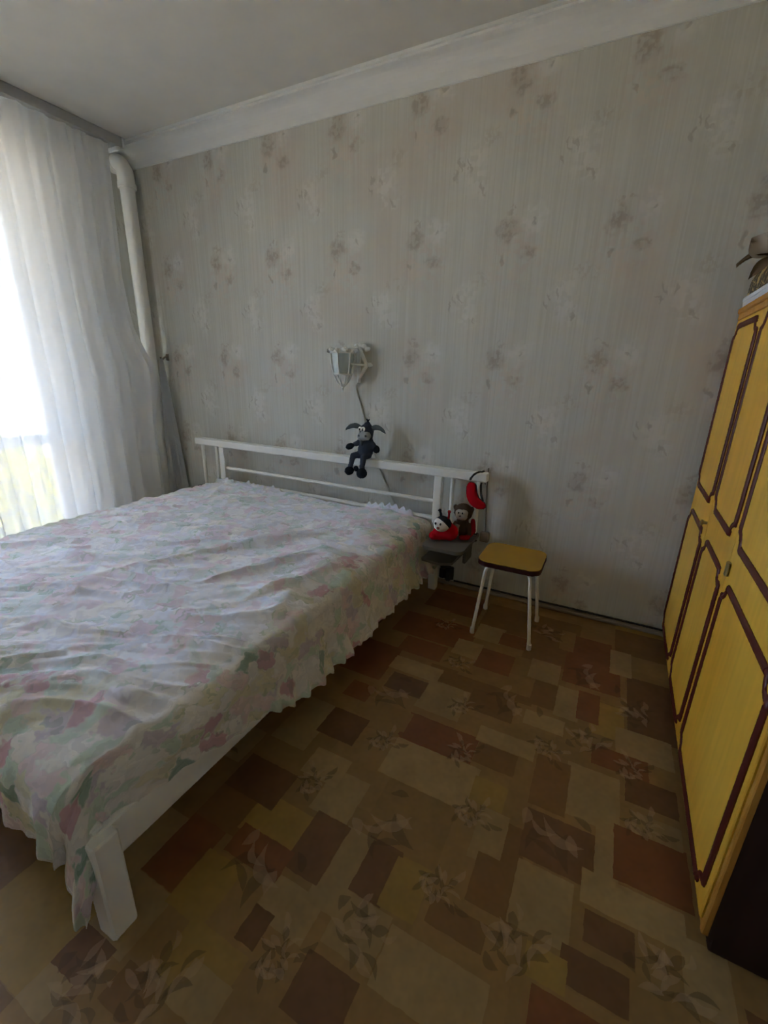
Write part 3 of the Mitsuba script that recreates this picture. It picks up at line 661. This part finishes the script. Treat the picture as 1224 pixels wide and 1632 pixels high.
# ------------------------------------------------------------------ stool
st = thing('stool', 'small stool with yellow seat and white bent metal legs by the wall', 'stool')
SX, SY, SZ = -0.340, 2.130, 0.417
seat = sg.box(-0.152, -0.142, 0.152, 0.142).buffer(-0.055).buffer(0.055, quad_segs=8)
put('seat', extrude(seat.buffer(-0.002), 0.004, frame_matrix((SX, SY, SZ-0.004), (1, 0, 0), (0, 1, 0), (0, 0, 1))), 'mat_seat', st, label='yellow seat top')
put('seat_edge', extrude(seat, 0.024, frame_matrix((SX, SY, SZ-0.028), (1, 0, 0), (0, 1, 0), (0, 0, 1))), 'mat_maroon', st, label='dark maroon seat edge')
for fx, fy in ((-0.479, 1.996), (-0.190, 1.990), (-0.482, 2.271), (-0.197, 2.279)):
    fx += 0.0; sx, sy = np.sign(fx-SX), np.sign(fy-SY)
    hx, hy = SX+sx*0.105, SY+sy*0.098
    top = SZ-0.038
    pts = [(hx-sx*0.055, hy-sy*0.05, top), (hx-sx*0.02, hy-sy*0.02, top-0.002), (hx, hy, top-0.018), (hx+sx*0.006, hy+sy*0.006, top-0.05)]
    pts += [((1-q)*(hx+sx*0.006)+q*fx, (1-q)*(hy+sy*0.006)+q*fy, (top-0.05)*(1-q)+0.012*q) for q in (0.3, 0.65, 1.0)]
    lg = put('leg', tube(smooth_path(pts, 30), 0.0085, 12), 'mat_pole', st, True)
    put('foot', tube([(fx, fy, 0), (fx, fy, 0.03)], 0.0115, 12), 'mat_pole', lg, 40)
put('apron', tube(smooth_path([(SX-0.05, SY-0.048, SZ-0.038), (SX+0.05, SY-0.048, SZ-0.038)], 4), 0.0095, 10), 'mat_pole', st, 40)
put('apron', tube(smooth_path([(SX-0.05, SY+0.048, SZ-0.038), (SX+0.05, SY+0.048, SZ-0.038)], 4), 0.0095, 10), 'mat_pole', st, 40)

# ------------------------------------------------------------------ wall lamp and its cord
lp = thing('wall_lamp', 'white carved lantern wall lamp with frosted panes above the headboard', 'wall lamp')
lx, ly = -1.508, 2.375
N6 = 6; a0 = math.radians(38)
def hexpt(r, z, k, q=0.0):
    a = a0+2*PI*k/N6
    return np.array([lx+r*math.cos(a), ly+0.95*r*math.sin(a), z])
RT, RB, ZTp, ZBt = 0.070, 0.052, 1.385, 1.268
for k in range(N6):
    p = [hexpt(RT, ZTp, k), hexpt(RT, ZTp, k+1), hexpt(RB, ZBt, k+1), hexpt(RB, ZBt, k)]
    inner = [x_*0.93+np.array([lx, ly, x_[2]])*0.07 for x_ in p]
    put('pane', hull(np.vstack([p, inner])), 'mat_frost', lp)
for k in range(N6):
    put('rib', tube(smooth_path([hexpt(RT*1.05, ZTp+0.012, k), hexpt(RT*0.98, 1.33, k), hexpt(RB*1.06, ZBt, k), hexpt(RB*0.70, 1.226, k), hexpt(0.010, 1.198, k)], 20), 0.0048, 8), 'mat_lamp', lp, True)
put('bottom_ring', tube([hexpt(RB*1.06, ZBt-0.002, k/4) for k in range(24)], 0.0050, 8, closed=True), 'mat_lamp', lp, True)
put('canopy', lathe([(0.060, 1.388), (0.072, 1.384), (0.076, 1.392), (0.062, 1.402), (0.030, 1.408), (0.010, 1.414), (0.0, 1.416)], 28, (lx, ly, 0)), 'mat_lamp', lp, 35)
for k in range(11):
    a = 2*PI*k/11+0.2
    c_ = np.array([lx+0.078*math.cos(a), ly+0.070*math.sin(a), 1.398+0.006*(k % 2)])
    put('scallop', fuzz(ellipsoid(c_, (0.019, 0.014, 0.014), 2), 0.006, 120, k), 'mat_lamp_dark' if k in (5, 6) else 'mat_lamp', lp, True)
put('finial', chain([((lx, ly, 1.196), 0.010), ((lx, ly, 1.180), 0.009)], 0.004) if False else lathe([(0, 1.160), (0.004, 1.163), (0.006, 1.170), (0.004, 1.175), (0.009, 1.181), (0.010, 1.187), (0.006, 1.192), (0.014, 1.198), (0.013, 1.206), (0, 1.210)], 16, (lx, ly, 0)), 'mat_lamp', lp, 30)
put('bracket', tube([(-1.440, 2.455, 1.425), (-1.425, 2.440, 1.408), (-1.378, 2.440, 1.318), (-1.432, 2.440, 1.242), (-1.440, 2.455, 1.222)], [0.013, 0.012, 0.012, 0.010, 0.007], 10, flat=((0, 1, 0), 1.2)), 'mat_lamp', lp, 50)
put('arm', tube([(lx+0.03, ly, 1.404), (-1.435, 2.452, 1.420)], 0.009, 10), 'mat_lamp', lp, 40)
put('arm', tube([(lx+0.05, ly+0.01, 1.328), (-1.39, 2.446, 1.322)], 0.006, 10), 'mat_lamp', lp, 40)
put('wall_plate', cbox((-1.462, 2.462, 1.215), (-1.436, 2.479, 1.440), 0.004), 'mat_lamp', lp)
for k, (x, z) in enumerate(((-1.400, 1.430), (-1.378, 1.412), (-1.425, 1.440), (-1.450, 1.430), (-1.362, 1.322))):
    put('leaf_ornament', fuzz(ellipsoid((x, 2.445, z), (0.020, 0.011, 0.014), 2), 0.006, 90, k+20), 'mat_lamp', lp, True)

cd = thing('lamp_cord', 'thin grey cord running down the wall from the lantern wall lamp', 'cord')
put('wire', tube(smooth_path([(-1.440, 2.462, 1.225), (-1.470, 2.472, 1.19), (-1.455, 2.473, 1.13), (-1.428, 2.473, 1.06), (-1.408, 2.473, 0.99), (-1.345, 2.470, 0.82), (-1.290, 2.470, 0.69), (-1.240, 2.470, 0.59), (-1.160, 2.470, 0.44), (-1.05, 2.470, 0.25), (-0.90, 2.472, 0.12)], 70), 0.0045, 8), 'mat_cord', cd, True)

# ------------------------------------------------------------------ toys
dn = thing('plush_toy', 'dark grey plush horned animal with a pale snout sitting on the headboard', 'plush toy')
o = np.array([-1.320, 2.335, 0.0])
def L(x, y, z): return (o[0]+x, o[1]+y, z)
put('body', fuzz(chain([((L(0, 0.0, 0.824), 0.049), (L(0.010, -0.005, 0.885), 0.039)), ((L(0.010, -0.005, 0.885), 0.033), (L(0.012, -0.012, 0.945), 0.044)), ((L(0.012, -0.012, 0.945), 0.041), (L(0.016, -0.006, 0.985), 0.016)),
    ((L(-0.025, -0.015, 0.800), 0.024), (L(-0.062, -0.045, 0.792), 0.018)), ((L(-0.062, -0.045, 0.792), 0.018), (L(-0.078, -0.052, 0.725), 0.015)),
    ((L(0.025, -0.015, 0.800), 0.024), (L(0.012, -0.048, 0.788), 0.019)), ((L(0.012, -0.048, 0.788), 0.019), (L(0.006, -0.054, 0.725), 0.016)),
    ((L(-0.018, -0.01, 0.882), 0.020), (L(-0.055, -0.03, 0.862), 0.015)), ((L(0.040, -0.005, 0.872), 0.020), (L(0.062, 0.0, 0.850), 0.016))], 0.005), 0.002, 80), 'mat_plush_grey', dn, True)
put('hand', fuzz(ellipsoid(L(-0.085, -0.045, 0.848), (0.030, 0.018, 0.019), 3, rotm(-25, [0, 1, 0])), 0.002, 80), 'mat_plush_dark', dn, True)
put('hand', fuzz(ellipsoid(L(0.075, 0.000, 0.838), (0.020, 0.019, 0.024), 3), 0.002, 80), 'mat_plush_dark', dn, True)
put('foot', fuzz(ellipsoid(L(-0.078, -0.064, 0.700), (0.027, 0.034, 0.027), 3, rotm(35, [0, 1, 0])), 0.002, 80), 'mat_plush_dark', dn, True)
put('foot', fuzz(ellipsoid(L(0.012, -0.066, 0.695), (0.032, 0.034, 0.032), 3, rotm(20, [0, 1, 0])), 0.002, 80), 'mat_plush_dark', dn, True)
put('tail_tuft', fuzz(ellipsoid(L(-0.036, -0.052, 0.716), (0.015, 0.014, 0.018), 3), 0.003, 90), 'mat_plush_dark', dn, True)
put('snout', fuzz(chain([((L(0.000, -0.050, 0.915), 0.026), (L(0.030, -0.045, 0.920), 0.027)), ((L(0.012, -0.05, 0.93), 0.018), (L(0.005, -0.042, 0.955), 0.010))], 0.004), 0.001, 90), 'mat_plush_snout', dn, True)
for sx in (-1, 1):
    put('horn', fuzz(tube(smooth_path([L(0.012+sx*0.034, -0.012, 0.956), L(0.012+sx*0.075, -0.02, 0.972), L(0.012+sx*0.112, -0.026, 0.962), L(0.012+sx*0.136, -0.030, 0.942)], 20), np.interp(np.linspace(0, 1, 20), [0, 0.35, 0.8, 1], [0.012, 0.017, 0.010, 0.003]), 12, flat=((0, 1, 0), 0.6)), 0.001, 90), 'mat_plush_slate', dn, True)
for sx in (-1, 1):
    ey = put('eye', ellipsoid(L(0.002+sx*0.011, -0.052, 0.960), (0.0115, 0.008, 0.014), 3), 'mat_eye_white', dn, True)
    put('pupil', ellipsoid(L(0.001+sx*0.010, -0.059, 0.957), (0.005, 0.004, 0.008), 2), 'mat_eye', ey, True)
for x, z in ((-0.006, 0.922), (0.040, 0.924)): put('nostril', ellipsoid(L(x, -0.074, z), (0.006, 0.004, 0.007), 2), 'mat_plush_slate', dn, True)
put('chin_beard', fuzz(tube([L(0.0, -0.055, 0.893), L(-0.004, -0.046, 0.86)], [0.012, 0.004], 10), 0.002, 90), 'mat_plush_slate', dn, True)
put('hair_tuft', cat(tube(smooth_path([L(0.016, -0.008, 0.99), L(0.018, -0.01, 1.005), L(0.010, -0.012, 1.016)], 8), 0.004, 8), tube(smooth_path([L(0.018, -0.008, 0.99), L(0.022, -0.01, 1.005), L(0.032, -0.012, 1.014)], 8), 0.004, 8)), 'mat_plush_dark', dn, True)

lb = thing('plush_toy', 'red plush ladybird with a white face and two feelers on the bedside shelf', 'plush toy')
ZS = 0.407
o = np.array([-0.732, 2.150, ZS])
def L(x, y, z): return (o[0]+x, o[1]+y, o[2]+z)
put('body', fuzz(chain([((L(-0.025, 0.02, 0.038), 0.037), (L(0.035, 0.03, 0.055), 0.045)), ((L(0.035, 0.03, 0.050), 0.045), (L(0.01, 0.045, 0.075), 0.035)), ((L(-0.025, 0.02, 0.036), 0.030), (L(-0.048, -0.005, 0.028), 0.024))], 0.006), 0.002, 60), 'mat_plush_red', lb, True)
hd_ = put('head', fuzz(ellipsoid(L(-0.005, 0.005, 0.098), (0.046, 0.042, 0.041), 4), 0.001, 60), 'mat_plush_white', lb, True, label='white face')
put('hood', fuzz(trimesh.intersections.slice_mesh_plane(ellipsoid(L(-0.003, 0.008, 0.100), (0.049, 0.045, 0.044), 4), np.array([0.45, 0.62, 0.65]), L(0.001, 0.0, 0.108)), 0.0005, 60), 'mat_plush_dark', hd_, True)
for sx in (-1, 1):
    put('feeler', cat(tube(smooth_path([L(0.005+sx*0.020, 0.012, 0.132), L(0.005+sx*0.024, 0.012, 0.158), L(0.003+sx*0.026, 0.010, 0.172)], 10), 0.0065, 10), ellipsoid(L(0.003+sx*0.027, 0.010, 0.174), (0.010, 0.009, 0.009), 2)), 'mat_plush_dark' if sx < 0 else 'mat_plush_deepred', hd_, True)
    put('eye', ellipsoid(L(-0.014+sx*0.014, -0.034, 0.110), (0.0055, 0.004, 0.0075), 2), 'mat_eye', hd_, True)
put('nose', ellipsoid(L(-0.010, -0.040, 0.088), (0.009, 0.007, 0.008), 2), 'mat_plush_nose', hd_, True)

mk = thing('plush_toy', 'brown plush monkey with a pale round face behind the red ladybird', 'plush toy')
o = np.array([-0.660, 2.272, ZS])
def L(x, y, z): return (o[0]+x, o[1]+y, o[2]+z)
put('body', fuzz(chain([((L(0.0, 0.01, 0.045), 0.044), (L(0.0, 0.01, 0.088), 0.034)), ((L(-0.035, 0.0, 0.075), 0.016), (L(-0.05, -0.01, 0.035), 0.014)), ((L(0.035, 0.0, 0.075), 0.018), (L(0.048, -0.015, 0.030), 0.016))], 0.006), 0.002, 70), 'mat_plush_brown', mk, True)
h2 = put('head', fuzz(ellipsoid(L(0.0, 0.010, 0.146), (0.052, 0.046, 0.050), 4), 0.0025, 90), 'mat_plush_brown', mk, True)
fc = put('face', fuzz(chain([((L(-0.012, -0.026, 0.150), 0.022), (L(0.016, -0.026, 0.150), 0.022)), ((L(-0.010, -0.030, 0.134), 0.022), (L(0.014, -0.030, 0.134), 0.022))], 0.005), 0.001, 60), 'mat_plush_face', h2, True, label='pale beige face')
for sx in (-1, 1):
    put('eye', ellipsoid(L(0.001+sx*0.011, -0.047, 0.156), (0.004, 0.003, 0.005), 2), 'mat_eye', h2, True)
    put('ear', ellipsoid(L(sx*0.046, 0.01, 0.168), (0.014, 0.010, 0.016), 3), 'mat_plush_brown', h2, True)
put('nose', ellipsoid(L(0.001, -0.053, 0.140), (0.006, 0.004, 0.004), 2), 'mat_plush_brown', h2, True)
put('arm', fuzz(tube(smooth_path([L(-0.012, -0.038, 0.085), L(-0.016, -0.045, 0.05), L(-0.014, -0.046, 0.022)], 10), 0.013, 12), 0.001, 80), 'mat_plush_face', mk, True)
put('cape', fuzz(chain([((L(0.055, 0.025, 0.100), 0.012), (L(0.058, 0.015, 0.045), 0.020)), ((L(0.045, -0.03, 0.016), 0.014), (L(0.015, -0.045, 0.015), 0.013)), ((L(0.058, 0.015, 0.045), 0.018), (L(0.045, -0.03, 0.016), 0.014))], 0.006), 0.002, 60), 'mat_plush_deepred', mk, True, label='dark red cape')

rd = thing('sleep_mask', 'red crescent-shaped padded mask hanging by a black strap from headboard end', 'sleep mask')
cp = np.array([0.014, 0, 0])+smooth_path([(-0.643, 2.300, 0.722), (-0.645, 2.298, 0.690), (-0.640, 2.297, 0.655), (-0.620, 2.297, 0.620), (-0.590, 2.298, 0.604), (-0.560, 2.300, 0.606)], 30)
rr = np.interp(np.linspace(0, 1, 30), [0, 0.05, 0.15, 0.5, 0.8, 0.95, 1], [0.012, 0.022, 0.027, 0.031, 0.027, 0.018, 0.008])
put('pad', tube(cp, rr, 20, flat=((0, 1, 0), 0.62)), 'mat_plush_red', rd, True)
put('edge_binding', tube(cp+[0, 0.007, 0], rr+0.003, 20, flat=((0, 1, 0), 0.30)), 'mat_plush_dark', rd, True)
put('strap', cat(tube(smooth_path([(-0.643, 2.302, 0.735), (-0.632, 2.318, 0.760), (-0.612, 2.331, 0.776), (-0.595, 2.360, 0.7755), (-0.590, 2.390, 0.772), (-0.586, 2.397, 0.745), (-0.582, 2.397, 0.70)], 30), 0.006, 8, flat=((0, 1, 0), 0.35)),
                 tube(smooth_path([(-0.586, 2.325, 0.722), (-0.584, 2.318, 0.69), (-0.575, 2.305, 0.66), (-0.562, 2.302, 0.625)], 16), 0.006, 8, flat=((0, 1, 0), 0.35))), 'mat_black', rd, True)

# ------------------------------------------------------------------ sockets, cords and the painted gap shade at the wall
sk = thing('power_adapter', 'small black power adapter low on the wall under the bedside shelf', 'adapter')
put('socket', cbox((-0.835, 2.462, 0.030), (-0.745, 2.480, 0.120), 0.006), 'mat_black', sk)
put('body', cat(cbox((-0.828, 2.425, 0.045), (-0.792, 2.463, 0.115), 0.008), cbox((-0.786, 2.420, 0.035), (-0.752, 2.463, 0.105), 0.008)), 'mat_black', sk)
wc = thing('hanging_cord', 'thin brown cord hanging down the wall beside the headboard end', 'cord')
put('wire', tube(smooth_path([(-0.590, 2.474, 0.775), (-0.588, 2.475, 0.66), (-0.580, 2.475, 0.52), (-0.572, 2.475, 0.39)], 24), 0.0035, 8), 'mat_cord_dark', wc, True)
so = thing('wall_socket', 'brown wall socket box at the end of the hanging cord above stool', 'socket')
put('box', cbox((-0.598, 2.450, 0.330), (-0.545, 2.480, 0.392), 0.006), 'mat_skirting', so)
fl = thing('gap_shade_strip', 'dark strip painted as the shaded gap below the wallpapered wall', 'cable')
put('wire', tube(smooth_path([(-0.74, 2.472, 0.026), (-0.5, 2.472, 0.026), (-0.2, 2.472, 0.026), (0.1, 2.473, 0.026), (0.42, 2.472, 0.026)], 40), 0.0055, 8), 'mat_black', fl, True)  # thin black strip painting the shade of the gap above the baseboard
